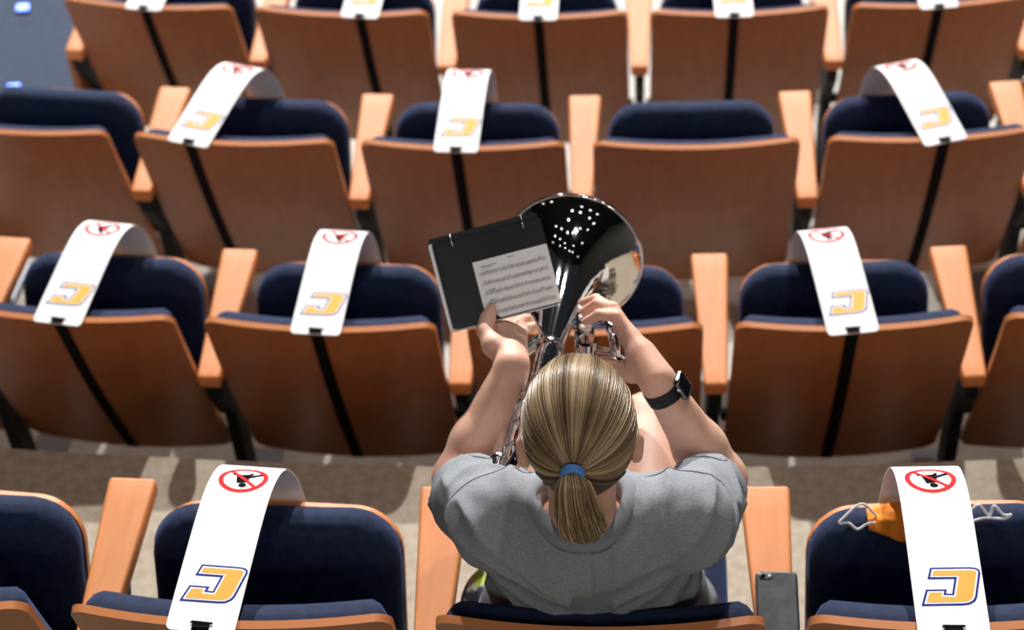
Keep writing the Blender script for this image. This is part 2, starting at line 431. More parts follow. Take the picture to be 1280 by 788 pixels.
# black elastic: through the slot near the band's end and down the back of the chair
def elastic_mesh(x0):
    ew = .0135; V = []; rows = [band_pt(0, .015, .002), band_pt(0, .008, .003), band_pt(0, 0, .0035)]
    for a, y, z in rows: V += [(x0-ew, y+back_pt(x0,0,0)[1], z), (x0+ew, y+back_pt(x0,0,0)[1], z)]
    for t in np.linspace(.012, LB-.002, 30):
        for e in (-ew, ew): V.append(back_pt(x0+e, t, .0025))
    for e in (-ew, ew):
        p = back_pt(x0+e, LB+.012, -.012); V.append(p)
    for e in (-ew, ew): V.append((x0+e, .24, .30))
    n = len(V)//2
    me = mesh('elastic_strap', V, [(2*i,2*i+1,2*i+3,2*i+2) for i in range(n-1)], ['elastic']); return fixn(me)
slot_me = MB().add([band_pt(a, s, .0030) for a, s in ((-.0175,.0125),(.0175,.0125),(.0175,.0165),(-.015,.0175))], [(0,1,2,3)]).build('slot', ['sign_black'], smooth=False)
BANDS = [(0,0,0.,-2,'on the aisle-end chair of the farthest row'),(0,1,.06,-2,'cut by the top edge, second from the blue aisle'),(0,2,.0,0,'cut by the top edge, third from the blue aisle'),
 (0,3,-.018,0,'cut by the top edge, fourth from the blue aisle'),(0,4,-.015,2,'at the top edge near the right corner'),
 (1,1,-.10,-12,'leaning right, farther rows, near the blue aisle'),(1,2,-.012,-1,'straight above the music folder in the second farthest row'),(1,4,.022,12,'on the far right chair of the second farthest row'),
 (2,0,.008,-4,'arching on the leftmost chair of the middle row'),(2,1,.0,-2,'just left of the music folder'),(2,3,-.008,5,'right of the player above the watch'),
 (3,1,-.035,-3,'largest at the bottom left, left of the player'),(3,3,-.040,-1,'over the orange face mask at the bottom right')]
for r, k, x0, yaw, wh in BANDS:
    loc, a = seat_at(r, k)
    off = Matrix.Rotation(a, 4, 'Z') @ Vector((x0, back_pt(x0,0,0)[1]+BOW*0, 0))
    t = empty('seat_block_band', loc+off, a+rad(yaw)); tag(t, 'white do-not-sit band '+wh, 'seat band', 'white do-not-sit bands strapped on chairs')
    put('band', band_me, t); put('letter_logo', logo_me, t); put('prohibition_sign', sign_me, t)
    e = elastic_mesh(x0); eo = put('elastic_strap', e, t)
    Mx = Matrix.Translation(loc) @ Matrix.Rotation(a, 4, 'Z'); Tm = Matrix.Translation(loc+off) @ Matrix.Rotation(a+rad(yaw), 4, 'Z')
    eo.matrix_local = Tm.inverted() @ Mx
    put('slot', slot_me, t)
#@@PART2
# ------------------------------------------------------------------ aisle step lights
for x, y, z, wh in ((-1.60,5.69,Z0,'nearer'),(-1.64,6.22,Z0-.09,'farther')):
    t = empty('aisle_light', (x,y,z)); tag(t, f'small glowing blue step light on the aisle carpet, the {wh} one', 'light', 'blue step lights in the aisle')
    put('housing', MB().add(*box((0,0,.008),(.05,.036,.016))).build('housing', ['lamp_can'], smooth=False), t)
    put('lens', MB().add(*box((0,0,.018),(.038,.026,.008))).build('lens', ['led_blue'], smooth=False), t)

# ------------------------------------------------------------------ implicit surfaces for the player
def V3(p): return np.array(p, float)
class Field:
    def __init__(s, lo, hi, h):
        s.lo = V3(lo); s.h = h; s.n = np.ceil((V3(hi)-s.lo)/h).astype(int)+1
        s.f = np.full(s.n, .5, np.float32)
    def local(s, lo, hi):
        a = np.clip(np.floor((lo-s.lo)/s.h).astype(int), 0, s.n); b = np.clip(np.ceil((hi-s.lo)/s.h).astype(int)+1, 0, s.n)
        sl = tuple(slice(i,j) for i,j in zip(a,b))
        ax = [s.lo[i]+s.h*np.arange(a[i],b[i]) for i in range(3)]
        return sl, np.meshgrid(*ax, indexing='ij')
    def put(s, sl, d, k, sub):
        f = s.f[sl]
        if sub:
            d = -d; h = np.clip(.5-.5*(f-d)/max(k,1e-6), 0, 1); s.f[sl] = f*(1-h)+d*h+k*h*(1-h)
        elif k > 0:
            h = np.clip(.5+.5*(f-d)/k, 0, 1); s.f[sl] = f*(1-h)+d*h-k*h*(1-h)
        else: s.f[sl] = np.minimum(f, d)
    def cap(s, a, b, ra, rb, k=.01, sub=False, flat=None):
        """tapered capsule; flat=(direction, factor) squeezes the section along a direction"""
        a, b = V3(a), V3(b); m = max(ra,rb)+k+3*s.h
        sl, (X,Y,Z) = s.local(np.minimum(a,b)-m, np.maximum(a,b)+m)
        if X.size == 0: return s
        ab = b-a; L2 = max(ab@ab, 1e-12)
        px, py, pz = X-a[0], Y-a[1], Z-a[2]
        t = np.clip((px*ab[0]+py*ab[1]+pz*ab[2])/L2, 0, 1)
        qx, qy, qz = px-t*ab[0], py-t*ab[1], pz-t*ab[2]
        if flat is not None:
            d = V3(flat[0]); d = d/np.linalg.norm(d); g = (qx*d[0]+qy*d[1]+qz*d[2])*(1/flat[1]-1)
            qx, qy, qz = qx+g*d[0], qy+g*d[1], qz+g*d[2]
        s.put(sl, (np.sqrt(qx*qx+qy*qy+qz*qz)-(ra+(rb-ra)*t)).astype(np.float32), k, sub); return s
    def chain(s, P, R, k=.006, **kw):
        for i in range(len(P)-1): s.cap(P[i], P[i+1], R[i], R[i+1], k, **kw)
        return s
    def ell(s, c, r, k=.01, rot=None, sub=False):
        c, r = V3(c), V3(r); m = r.max()+k+3*s.h; sl, (X,Y,Z) = s.local(c-m, c+m)
        if X.size == 0: return s
        P = np.stack([X-c[0],Y-c[1],Z-c[2]], -1)
        if rot is not None: P = P @ np.array(rot)          # columns of rot are the local axes
        q = np.sqrt((P**2/r**2).sum(-1)); g = np.sqrt((P**2/r**4).sum(-1))+1e-9
        s.put(sl, (q*(q-1)/g).astype(np.float32), k, sub); return s
    def surface(s):
        f = s.f; n = f.shape; sg = f < 0
        h = (slice(0,-1), slice(1,None)); acc = np.zeros((n[0]-1,n[1]-1,n[2]-1,3), np.float32); cnt = np.zeros((n[0]-1,n[1]-1,n[2]-1), np.float32)
        for ax in range(3):
            o = [i for i in range(3) if i != ax]
            for u in (0,1):
                for v in (0,1):
                    A = [None]*3; A[ax] = slice(0,-1); A[o[0]] = h[u]; A[o[1]] = h[v]; B = list(A); B[ax] = slice(1,None)
                    fa, fb = f[tuple(A)], f[tuple(B)]; x = (fa<0) != (fb<0)
                    t = np.where(x, fa/np.where(x, fa-fb, 1), 0)
                    acc[...,ax] += t*x; acc[...,o[0]] += u*x; acc[...,o[1]] += v*x; cnt += x
        act = cnt > 0; ids = np.full(act.shape, -1, np.int64); ids[act] = np.arange(act.sum())
        I = np.argwhere(act); V = (I+acc[act]/cnt[act][:,None])*s.h+s.lo
        F = []
        for ax in range(3):
            o = [(ax+1)%3, (ax+2)%3]
            A = [slice(None)]*3; A[ax] = slice(0,-1); B = [slice(None)]*3; B[ax] = slice(1,None)
            x = sg[tuple(A)] != sg[tuple(B)]; E = np.argwhere(x)
            E = E[(E[:,o[0]]>0)&(E[:,o[1]]>0)&(E[:,o[0]]<n[o[0]]-1)&(E[:,o[1]]<n[o[1]]-1)]
            ins = sg[tuple(E.T)]
            def idn(d0, d1):
                Q = E.copy(); Q[:,o[0]] -= d0; Q[:,o[1]] -= d1; return ids[tuple(Q.T)]
            q = np.stack([idn(1,1), idn(0,1), idn(0,0), idn(1,0)], 1); q[~ins] = q[~ins][:,::-1]; F.append(q)
        return V, np.concatenate(F)
def relax(V, F, it=2, w=.5):
    E = np.concatenate([F[:,[0,1]],F[:,[1,2]],F[:,[2,3]],F[:,[3,0]]]); 
    for k in range(it):
        for sgn in (w, -w*.92):
            S = np.zeros_like(V); C = np.zeros(len(V)); np.add.at(S, E[:,0], V[E[:,1]]); np.add.at(S, E[:,1], V[E[:,0]])
            np.add.at(C, E[:,0], 1); np.add.at(C, E[:,1], 1); V = V+sgn*(S/np.maximum(C,1)[:,None]-V)
    return V

# ------------------------------------------------------------------ the player
PB = Vector((.11, 2.25, 0))
person = empty('person', PB); tag(person, 'blonde ponytailed person in grey t-shirt, seated, playing a silver horn', 'person')
def part(name, me, parent=None): return put(name, me, parent or person)
def pmesh(name, V, F, m, off=PB):
    me = mesh(name, np.asarray(V)-np.array(off), F, [m]); return me
HC = V3((.084, 2.042, 1.172)); HT = rad(16)                 # head centre and forward tilt
hx = V3((1,-.03,0)); hx /= np.linalg.norm(hx); hyv = V3((.03*math.cos(HT), math.cos(HT), -math.sin(HT))); hz = np.cross(hx, hyv)
HR = np.stack([hx,hyv,hz], 1)                              # head axes: right, forward, up
def hd(x, y, z): return HC+HR@V3((x,y,z))
SHL, SHR = V3((-.044,2.03,.990)), V3((.229,2.008,.990))
ELL, ELR = V3((-.102,2.252,.82)), V3((.312,2.216,.82))
WRL, WRR = V3((-.006,2.372,.947)), V3((.218,2.276,1.0))
bd = Field((-.24,1.86,-.01), (.44,2.95,1.34), .0042)
# head and neck
bd.ell(hd(0,-.008,.02), (.072,.092,.092), 0, HR); bd.ell(hd(0,.03,-.045), (.054,.062,.072), .03, HR); bd.cap(hd(0,.07,-.09), hd(0,.06,-.095), .024,.026,.03)
bd.cap(hd(0,.085,.0), hd(0,.108,-.035), .008,.014,.012); bd.ell(hd(0,.088,-.068), (.022,.012,.010), .008, HR)
for sx in (-1,1):
    bd.ell(hd(sx*.079,-.006,-.022), (.010,.019,.031), .008, HR); bd.cap(hd(sx*.085,-.016,-.006), hd(sx*.082,-.012,-.040), .0070,.0065,.008)
    bd.ell(hd(sx*.031,.092,.004), (.016,.012,.010), .006, HR, sub=True)
NB = V3((.083,2.00,1.0))
bd.cap(hd(0,-.03,-.075), NB, .048,.051,.025)
# torso (under the shirt), hips, legs
bd.cap(NB-V3((0,0,.03)), SHL+V3((.03,0,-.004)), .046,.046,.03); bd.cap(NB-V3((0,0,.03)), SHR-V3((.03,0,.004)), .046,.046,.03)
bd.ell((.092,2.055,.86), (.132,.070,.15), .035); bd.ell((.10,2.13,.66), (.13,.080,.15), .04); bd.ell((.09,2.17,.52), (.165,.10,.085), .04)
HIP = [V3((.008,2.20,.515)), V3((.175,2.20,.515))]; KNE = [V3((.055,2.57,.50)), V3((.235,2.60,.50))]; ANK = [V3((.03,2.60,.085)), V3((.225,2.64,.085))]
for a, b, c in zip(HIP, KNE, ANK):
    bd.cap(a, b, .088,.062,.03); bd.cap(b, c*.6+b*.4, .053,.046,.02); bd.cap(b*.4+c*.6, c, .048,.033,.02)
    bd.cap(c, c+V3((0,.04,-.04)), .034,.03,.015); bd.cap(c+V3((0,.0,-.045)), c+V3((.01,.15,-.06)), .034,.026,.02)
# arms
def arm(sh, el, wr, side):
    bd.cap(sh, el, .044,.040,.03)
    m = el*.68+wr*.32
    bd.cap(el, m, .041,.040,.02); bd.cap(m, wr, .040,.0265,.02)
arm(SHL, ELL, WRL, -1); arm(SHR, ELR, WRR, 1)
# right hand: wrist, palm, thumb and fingers on the valve buttons
MR = [V3((.170,2.394,.998)), V3((.173,2.382,1.013)), V3((.177,2.366,1.025)), V3((.185,2.350,1.024))]
pn = np.cross(MR[1]-MR[3], MR[2]-WRR); pn /= np.linalg.norm(pn)
for q, m_ in enumerate(MR): bd.cap(WRR*.8+m_*.2, m_, .019,.0125,.012, flat=(pn,.9))
bd.cap(WRR, WRR*.55+(MR[1]+MR[2])*.225, .026,.024,.014)
TIPS = [V3((.117,2.408,1.002)), V3((.1155,2.441,.990)), V3((.116,2.474,.976))]
FR = [[MR[3],(.163,2.380,1.040),(.138,2.396,1.030),TIPS[0]], [MR[2],(.160,2.404,1.034),(.137,2.428,1.021),TIPS[1]],
      [MR[1],(.157,2.424,1.014),(.136,2.455,1.003),TIPS[2]], [MR[0],(.160,2.436,.992),(.143,2.464,.978),(.131,2.478,.962)]]
for P, rr in zip(FR, (.0092,.0095,.009,.008)): bd.chain(P, [rr*1.22,rr*1.06,rr*.96,rr*.82], .004)
bd.chain([WRR*.75+V3((.178,2.34,.985))*.25,(.178,2.318,.978),(.150,2.338,.966),(.124,2.360,.962)], [.018,.0165,.0125,.0095], .010)
# left hand: thumb on the folder page, fingers wrapped round the tubing
ML = [V3((-.022,2.470,.930)), V3((-.010,2.474,.927)), V3((.002,2.470,.924)), V3((.012,2.460,.924))]
pl_ = np.cross(ML[0]-ML[3], ML[1]-WRL); pl_ /= np.linalg.norm(pl_)
for m_ in ML: bd.cap(WRL*.8+m_*.2, m_, .019,.0120,.012, flat=(pl_,.9))
bd.cap(WRL, WRL*.5+(ML[1]+ML[2])*.25, .026,.021,.014)
FL = [[ML[0],(-.022,2.508,.915),(-.014,2.530,.905),(-.002,2.540,.900)], [ML[1],(-.006,2.514,.908),(.004,2.534,.898),(.016,2.540,.894)],
      [ML[2],(.008,2.508,.902),(.020,2.524,.892),(.032,2.526,.890)], [ML[3],(.020,2.492,.902),(.032,2.504,.894),(.042,2.506,.892)]]
for P, rr in zip(FL, (.0092,.0095,.009,.008)): bd.chain(P, [rr*1.22,rr*1.06,rr*.96,rr*.82], .004)
bd.chain([WRL*.75+ML[0]*.25,(-.034,2.414,.954),(-.046,2.446,.957),(-.040,2.468,.960),(-.032,2.486,.964)], [.020,.0170,.0125,.0115,.0085], .010)
BV, BF = bd.surface(); BV = relax(BV, BF, 2)
body = part('body', pmesh('body', BV, BF, 'skin'))
for sx in (-1,1):
    me = MB().add(*lathe([(-.011,.0001),(-.008,.0075),(0,.011),(.008,.0075),(.0105,.004)], hd(sx*.031,.071,.004), hyv, 16, True), 0).add(*lathe([(.0092,.0066),(.0113,.0001)], hd(sx*.031,.071,.004), hyv, 16, True), 1).build('eye', ['eye_white','eye_iris'], off=PB)
    put('eye', me, body)
# nails on the visible thumb and fingers
for P in (FR[0],FR[1],FR[2]):
    a, b = V3(P[2]), V3(P[3]); d = (b-a)/np.linalg.norm(b-a); up = V3((0,-.3,.95)); up -= d*(up@d); up /= np.linalg.norm(up); sd = np.cross(d, up)
    c = b+up*.0060-d*.001; rot = Matrix((Vector(sd),Vector(d),Vector(up))).transposed()
    V, F, mi = slab(.0048,.0062,.003, lambda x,y,h: tuple(Vector(c)+rot@Vector((x,y,h-x*x*60))), .001,.002, re=.002, nu=4, nv=4)
    put('fingernail', MB().add(V,F).build('fingernail', ['nail'], off=PB), body)

# shirt
sf = Field((-.26,1.86,.40), (.46,2.36,1.10), .0045)
C = V3((.092,0,0))
for (z, y, ax_, ay) in ((.95,2.035,.158,.085),(.86,2.062,.158,.105),(.74,2.090,.165,.105),(.62,2.145,.186,.112),(.53,2.180,.205,.118)):
    sf.ell((.092 if z > .8 else .105,y,z), (ax_,ay,.13 if .7<z<.9 else .095), .05)
sf.cap(NB-V3((0,.004,.022)), SHL, .062,.060,.05); sf.cap(NB-V3((0,.004,.022)), SHR, .062,.060,.05)
def sleeve(sh, el):
    d = (el-sh); e = sh+d*.66
    sf.cap(sh, e, .059,.061,.03)
    sf.cap(sh+d*.50, sh+d*1.4, .048,.058,.004, sub=True)
    return sh, d, e
slL, slR = sleeve(SHL, ELL), sleeve(SHR, ELR)
sf.cap(NB+V3((0,.006,-.012)), NB+V3((0,.035,.12)), .057,.066,.010, sub=True)
SV, SF = sf.surface(); SV = relax(SV, SF, 3)
# folds: soft drapes running from the shoulders and the sleeves down to the waist
me = pmesh('shirt', SV, SF, 'shirt_fabric'); nrm = np.zeros(len(SV)*3, np.float32); me.vertices.foreach_get('normal', nrm); nrm = nrm.reshape(-1,3)
def fold(p):
    x, y, z = p; u = x-.09
    a = noise.noise(Vector((u*9+z*5*np.sign(u), y*4, z*4.5))) * .013
    b = (1-abs(noise.noise(Vector((u*16+(1.0-z)*13*np.sign(u), y*7, z*7+3)))))**4*.012 if abs(u) > .03 else 0
    c = noise.noise(Vector((x*30, y*30, z*22)))*.0030
    low = max(0, min(1, (.86-z)/.2))
    w = math.sin(z*62+u*14+3*noise.noise(Vector((x*6,y*6,z*5))))*.0075*low
    return a+b+c+w
edge = np.ones(len(SV))
for sh, d, e in (slL, slR):
    t = ((SV-sh)@d)/(d@d); edge = np.where(t > .60, .25, edge)
dn = np.linalg.norm(SV-(NB+V3((0,.02,.0))), axis=1); edge *= np.clip((dn-.065)/.05, .1, 1)
disp = np.array([fold(p) for p in SV])*edge
SV2 = SV+nrm*disp[:,None]
bpy.data.meshes.remove(me)
shirt = part('shirt', pmesh('shirt', SV2, SF, 'shirt_fabric'))
bvh = BVHTree.FromPolygons([Vector(p) for p in SV2], [tuple(map(int,f)) for f in SF])
def ring_on_shirt(c, ax, n=72, lift=.0006, r=.25, outer=True):
    c = Vector(c); ax = Vector(ax).normalized(); a = ax.orthogonal().normalized(); b = ax.cross(a); P = []
    for k in range(n):
        w = 2*PI*k/n; d = a*math.cos(w)+b*math.sin(w)
        hit = bvh.ray_cast(c+d*r, -d, r) if outer else bvh.ray_cast(c, d, r)
        if hit[0] is not None: P.append(hit[0]+hit[1]*lift)
    return P
for sh, d, e in (slL, slR):
    P = ring_on_shirt(sh+d*.06, d, r=.10)
    if len(P) > 20: put('sleeve_seam', path_mesh('sleeve_seam', P, .0012, ['shirt_rib'], 6, PB, True), shirt)
    P = ring_on_shirt(sh+d*.60, d, r=.09)
    if len(P) > 20: put('sleeve_hem', path_mesh('sleeve_hem', P, .0013, ['shirt_rib'], 6, PB, True), shirt)
# collar: a ribbed band round the neck opening
P = []
for k in range(64):
    w = 2*PI*k/64; best = None
    for rr in (.060,.064,.068,.072,.077):
        q = Vector(NB)+Vector((math.cos(w)*rr, .012+math.sin(w)*rr*1.02, .10)); hit = bvh.ray_cast(q, Vector((0,0,-1)), .3)
        if hit[0] is not None and (best is None or hit[0].z > best.z+.004): best = hit[0]
    if best is not None: P.append(best)
for it in range(6): P = [(P[i-1]+P[i]*2+P[(i+1)%len(P)])/4 for i in range(len(P))]
cc_ = sum(P, Vector())/len(P)
V = []; F = []
for p in P:
    o = (p-cc_); o.z = 0; o.normalize(); u = Vector((0,0,1))
    for (a_, b_) in ((-.006,-.014),(-.006,-.001),(-.003,.0050),(.005,.0055),(.014,.0035),(.0185,-.001),(.018,-.016)): V.append(p+o*a_+u*b_)
m_ = 7; n_ = len(P)
for i in range(n_):
    for k in range(m_): F.append((i*m_+k, i*m_+(k+1)%m_, ((i+1)%n_)*m_+(k+1)%m_, ((i+1)%n_)*m_+k))
put('collar', MB().add(V,F).build('collar', ['shirt_rib'], off=PB), shirt)
# shorts and shoes
sh = Field((-.16,1.96,.36), (.36,2.62,.66), .006)
sh.ell((.09,2.185,.52), (.185,.115,.10), .03)
for a, b in zip(HIP, KNE): sh.cap(a, a*.68+b*.32, .100,.096,.03)
for a, b in zip(HIP, KNE): sh.cap(a*.75+b*.25, a*.3+b*.7, .084,.088,.004, sub=True)
for sx in (-1,1): sh.ell((.09+sx*.17,2.20,.505), (.045,.09,.055), .03)
V, F = sh.surface(); V = relax(V, F, 3)
part('shorts', pmesh('shorts', V, F, 'shorts_fabric'))
for c in ANK:
    q = Field((c[0]-.09,c[1]-.12,-.01), (c[0]+.10,c[1]+.24,.13), .005)
    q.cap((c[0],c[1]-.02,.045),(c[0]+.01,c[1]+.15,.035), .040,.036,.02); q.cap(c+V3((0,-.01,-.01)),(c[0],c[1]-.02,.045), .042,.040,.02); q.cap((c[0],c[1],.09),(c[0],c[1],.16), .040,.042,.004, sub=True)
    q.f = np.maximum(q.f, (q.lo[2]+.008-np.indices(q.f.shape)[2]*q.h*1.-q.lo[2]*1.).astype(np.float32)-(0)+q.lo[2]*-1*0)
    V, F = q.surface(); V = relax(V, F, 2); so = part('shoe', pmesh('shoe', V, F, 'shoe_white'))
    V, F, mi = slab(.043,.125,.04, lambda x,y,h: (c[0]+.006+x, c[1]+.06+y, .012+h), .010,.012, re=.004, nu=6, nv=8)
    put('sole', MB().add(V,F).build('sole', ['shoe_sole'], off=PB), so)

# hair: a cap on the skull plus combed-back strands gathered at the tie
HA = V3((.0785,.1015,.1005))
def hs(dirv, lift=0.): 
    v = V3(dirv); v = v/np.linalg.norm(v); r = 1/np.sqrt(((v/HA)**2).sum()); return HC+HR@(v*(r+lift)+V3((0,-.006,.014)))
TIE = V3((-.10,-.93,-.04)); TIE /= np.linalg.norm(TIE)
line = [(0,.80,.62),(.35,.74,.60),(.62,.60,.55),(.80,.48,.28),(.88,.34,.02),(.95,.16,-.02),(.965,.02,.06),(.95,-.22,.02),(.90,-.34,-.34),(.74,-.50,-.62),(.45,-.62,-.80),(0,-.62,-.88)]
line += [(-x,y,z) for x,y,z in reversed(line[1:-1])]
HL = [V3(p)/np.linalg.norm(p) for p in smooth_path(line, 14, True)]
def slerp(a, b, t):
    w = math.acos(max(-1,min(1,float(a@b)))); s = math.sin(w)
    return a if s < 1e-4 else (math.sin((1-t)*w)*a+math.sin(t*w)*b)/s
# cap surface: rings from the hairline towards the tie
rows_ = 22; V = []; F = []; n = len(HL)
for i in range(rows_+1):
    t = .985*i/rows_
    for k in range(n): V.append(hs(slerp(HL[k], TIE, t), -.004 if i == 0 else .0))
for i in range(rows_):
    for k in range(n): F.append((i*n+k, i*n+(k+1)%n, (i+1)*n+(k+1)%n, (i+1)*n+k))
F.append(tuple(range(rows_*n, rows_*n+n)))
hair = part('hair', fixn(mesh('hair', np.array(V)-np.array(PB), F, ['hair_base'])))
def strands(name, paths, tones, r0, parent, mn='hair_strands'):
    V = []; F = []; C = []
    for P, tone, rr in zip(paths, tones, r0):
        Pn, fr = frames(P); b = len(V); m_ = len(Pn)
        for i, (p, (t, a, c)) in enumerate(zip(Pn, fr)):
            q = rr*(1 if 0 < i < m_-1 else .35)
            for k in range(3):
                w = 2*PI*k/3; V.append(p+(a*math.cos(w)+c*math.sin(w))*q); C.append(tone[min(i, len(tone)-1)] if isinstance(tone, list) else tone)
        for i in range(m_-1):
            for k in range(3): F.append((b+i*3+k, b+i*3+(k+1)%3, b+(i+1)*3+(k+1)%3, b+(i+1)*3+k))
    me = mesh(name, np.array([tuple(v) for v in V])-np.array(PB), F, [mn]); at = me.color_attributes.new('tone', 'FLOAT_COLOR', 'POINT')
    at.data.foreach_set('color', np.array([(*c,1) for c in C], np.float32).ravel())
    o = put(name, fixn(me), parent); return o
DK, MD, LT = V3((.085,.052,.026)), V3((.27,.175,.090)), V3((.70,.54,.34))
def tone():
    a = random.random()
    return MD*(1-a*.6)+DK*a*.6 if random.random() < .55 else MD*(1-a)+LT*a
paths = []; tones = []; rs = []
NS = 3400
for i in range(NS):
    u = (i+random.random())/NS*n; k = int(u)%n; s0 = slerp(HL[k], HL[(k+1)%n], u-int(u))
    start = max(0, random.gauss(-.05,.16)); lift = abs(random.gauss(0,.0012))+.0004
    P = []; tn = []; lock = noise.noise(Vector((s0[0]*9, s0[1]*9, s0[2]*9)))
    side = random.gauss(0,.010)
    lk = noise.noise(Vector((u*.115,3.1,0)))*1.1+noise.noise(Vector((u*.42,9.2,0)))*.8+random.gauss(0,.16)+.14
    base = MD*(1-min(1,max(0,lk)))+LT*min(1,max(0,lk)) if lk > 0 else MD*(1-min(1,-lk*1.3))+DK*min(1,-lk*1.3); m_ = 15
    mid = start+(0.99-start)*.5
    for j in range(m_):
        t = start+(.99-start)*j/(m_-1); v = slerp(s0, TIE, t); sdv = np.cross(v, TIE); sdv = sdv/(np.linalg.norm(sdv)+1e-6)
        v = v+sdv*side*math.sin(PI*t)
        P.append(Vector(hs(v, lift+.0028*lock*math.sin(PI*min(1,t*1.02))+.004*t*t)))
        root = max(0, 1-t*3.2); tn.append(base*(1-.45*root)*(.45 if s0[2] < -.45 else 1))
    paths.append(P); tones.append(tn); rs.append(random.uniform(.0006,.0012))
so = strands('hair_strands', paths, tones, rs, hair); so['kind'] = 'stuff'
# ponytail
T0 = Vector(hs(TIE, .004)); Td = Vector(HR@TIE).normalized()
cen = smooth_path([T0, T0+Td*.018+Vector((0,0,.001)), T0+Td*.030+Vector((.003,0,-.025)), T0+Td*.028+Vector((.008,.004,-.075)), T0+Td*.022+Vector((.012,.006,-.112)), T0+Td*.018+Vector((.018,.010,-.145))], 4)
Pc, fr = frames(cen); m_ = len(Pc)
wid = np.interp(np.linspace(0,1,m_), [0,.12,.3,.6,.85,1], [.012,.013,.024,.034,.033,.018])
paths = []; tones = []; rs = []
for i in range(1100):
    a = random.uniform(0,2*PI); q = math.sqrt(random.random()); end = m_-int(abs(random.gauss(0,2.2)))
    off = Vector((math.cos(a)*q, math.sin(a)*q*.62, 0)); wv = random.gauss(0,.06)
    P = []
    for j in range(max(8,end)):
        if j >= m_: break
        t, nn, bb = fr[j]; sx = Vector((1,0,0))-t*t.x; sx.normalize(); sy = t.cross(sx)
        P.append(Pc[j]+(sx*(off.x+wv*math.sin(j*.25))+sy*off.y)*wid[j])
    b = tone()*(1.1+.4*max(0,-off.y+.3)); paths.append(P); tones.append(list([b*(1.05-.25*j/m_) for j in range(m_)])); rs.append(random.uniform(.0007,.0013))  # light on the ponytail put into strand colour: brightened, more on one side
pt = part('ponytail', MB().add(*tube(cen, [w*.42 for w in wid], 14)).build('ponytail', ['hair_base'], off=PB))
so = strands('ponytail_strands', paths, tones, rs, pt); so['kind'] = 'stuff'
tp = Pc[3]; tt = fr[3][0]; mb = MB()
for q in (-.0045, 0, .0045):
    a = tt.orthogonal().normalized(); b = tt.cross(a)
    mb.add(*tube([tp+tt*q+(a*math.cos(2*PI*k/24)+b*math.sin(2*PI*k/24))*.0145 for k in range(24)], .0030, 8, closed=True))
part('hair_tie', mb.build('hair_tie', ['hair_tie_blue'], off=PB))

# wristwatch on the right wrist
d = WRR-ELR; d /= np.linalg.norm(d); wc = WRR-d*.022
up = V3((.60,-.05,.80)); up -= d*(up@d); up /= np.linalg.norm(up); sd = np.cross(d, up)
wt = part('wristwatch', MB().add(*[(lambda V,F: (V,F))(*tube([Vector(wc+(up*math.cos(2*PI*k/32)*.0295+sd*math.sin(2*PI*k/32)*.0305)) for k in range(32)], .0022, 6, closed=True))][0]).build('wristwatch', ['watch_black'], off=PB))
V = []; F = []; N = 36
for k in range(N):
    w = 2*PI*k/N; o = up*math.cos(w)+sd*math.sin(w)
    for r, s in ((.0285,-.011),(.0315,-.011),(.0315,.011),(.0285,.011)): V.append(wc+o*r+d*s)
for k in range(N):
    for j in range(4): F.append((k*4+j, k*4+(j+1)%4, ((k+1)%N)*4+(j+1)%4, ((k+1)%N)*4+j))
put('watch_strap', MB().add(V,F).build('watch_strap', ['watch_black'], off=PB, flat_angle=40), wt)
cc = wc+up*.0345; R3 = Matrix((Vector(sd),Vector(d),Vector(up))).transposed()
V, F, mi = slab(.017,.020,.007, lambda x,y,h: tuple(Vector(cc)+R3@Vector((x,y,h))), .005,.006, re=.004, nu=6, nv=6)
put('watch_case', MB().add(V,F).build('watch_case', ['watch_metal'], off=PB), wt)
V, F, mi = slab(.0150,.0180,.006, lambda x,y,h: tuple(Vector(cc)+R3@Vector((x,y,h+.0042))), .0015,.001, re=.003, nu=6, nv=6)
put('watch_screen', MB().add(V,F).build('watch_screen', ['watch_glass'], off=PB), wt)
put('watch_crown', MB().add(*lathe([(0,.0035),(.003,.0035),(.0035,.003)], cc+sd*-.017+d*.006, -sd, 12)).build('watch_crown', ['steel'], off=PB), wt)

# ------------------------------------------------------------------ silver marching baritone
IB = Vector((.08, 2.45, .76))
horn = empty('marching_baritone', IB); tag(horn, 'polished silver marching baritone horn held up by the player', 'brass horn')
def hp(name, mb_, mats, parent=None, fa=60): return put(name, mb_.build(name, mats, off=IB, flat_angle=fa), parent or horn)
BC = Vector((.1135, 2.785, .76)); BOWP = Vector((.0, 2.135, .995)); AX = (BC-BOWP).normalized(); LEN = (BC-BOWP).length
UPV = (Vector((0,0,1))-AX*AX.z).normalized(); SDV = AX.cross(UPV)       # right-hand side
BX = [0,.006,.015,.03,.05,.08,.12,.17,.23,.29,.34]; BRR = [.125,.117,.107,.094,.080,.064,.050,.040,.031,.025,.0212]
def cub(x):
    P = [Vector((a,b,0)) for a,b in zip(BX,BRR)]; return P
bell = [(-p.x, p.y) for p in smooth_path(cub(0), 5)]
inner = [(x-.0008, r-.0016) for x, r in bell]
mb = MB().add(*lathe(bell, BC, AX, 96, True)).add(*lathe(inner, BC, AX, 96, True))
bo = hp('bell', mb, ['silver'])
rimP = []
a = AX.orthogonal().normalized(); b = AX.cross(a)
hp('bell_rim', MB().add(*tube([BC+(a*math.cos(2*PI*k/96)+b*math.sin(2*PI*k/96))*.125 for k in range(96)], .0030, 10, closed=True)), ['silver'], bo)
T1 = BC-AX*.335
hp('bell_tube', MB().add(*tube([T1+(BOWP-T1)*t for t in np.linspace(0,.92,12)], [.0208-.004*t for t in np.linspace(0,1,12)], 24)), ['silver'])
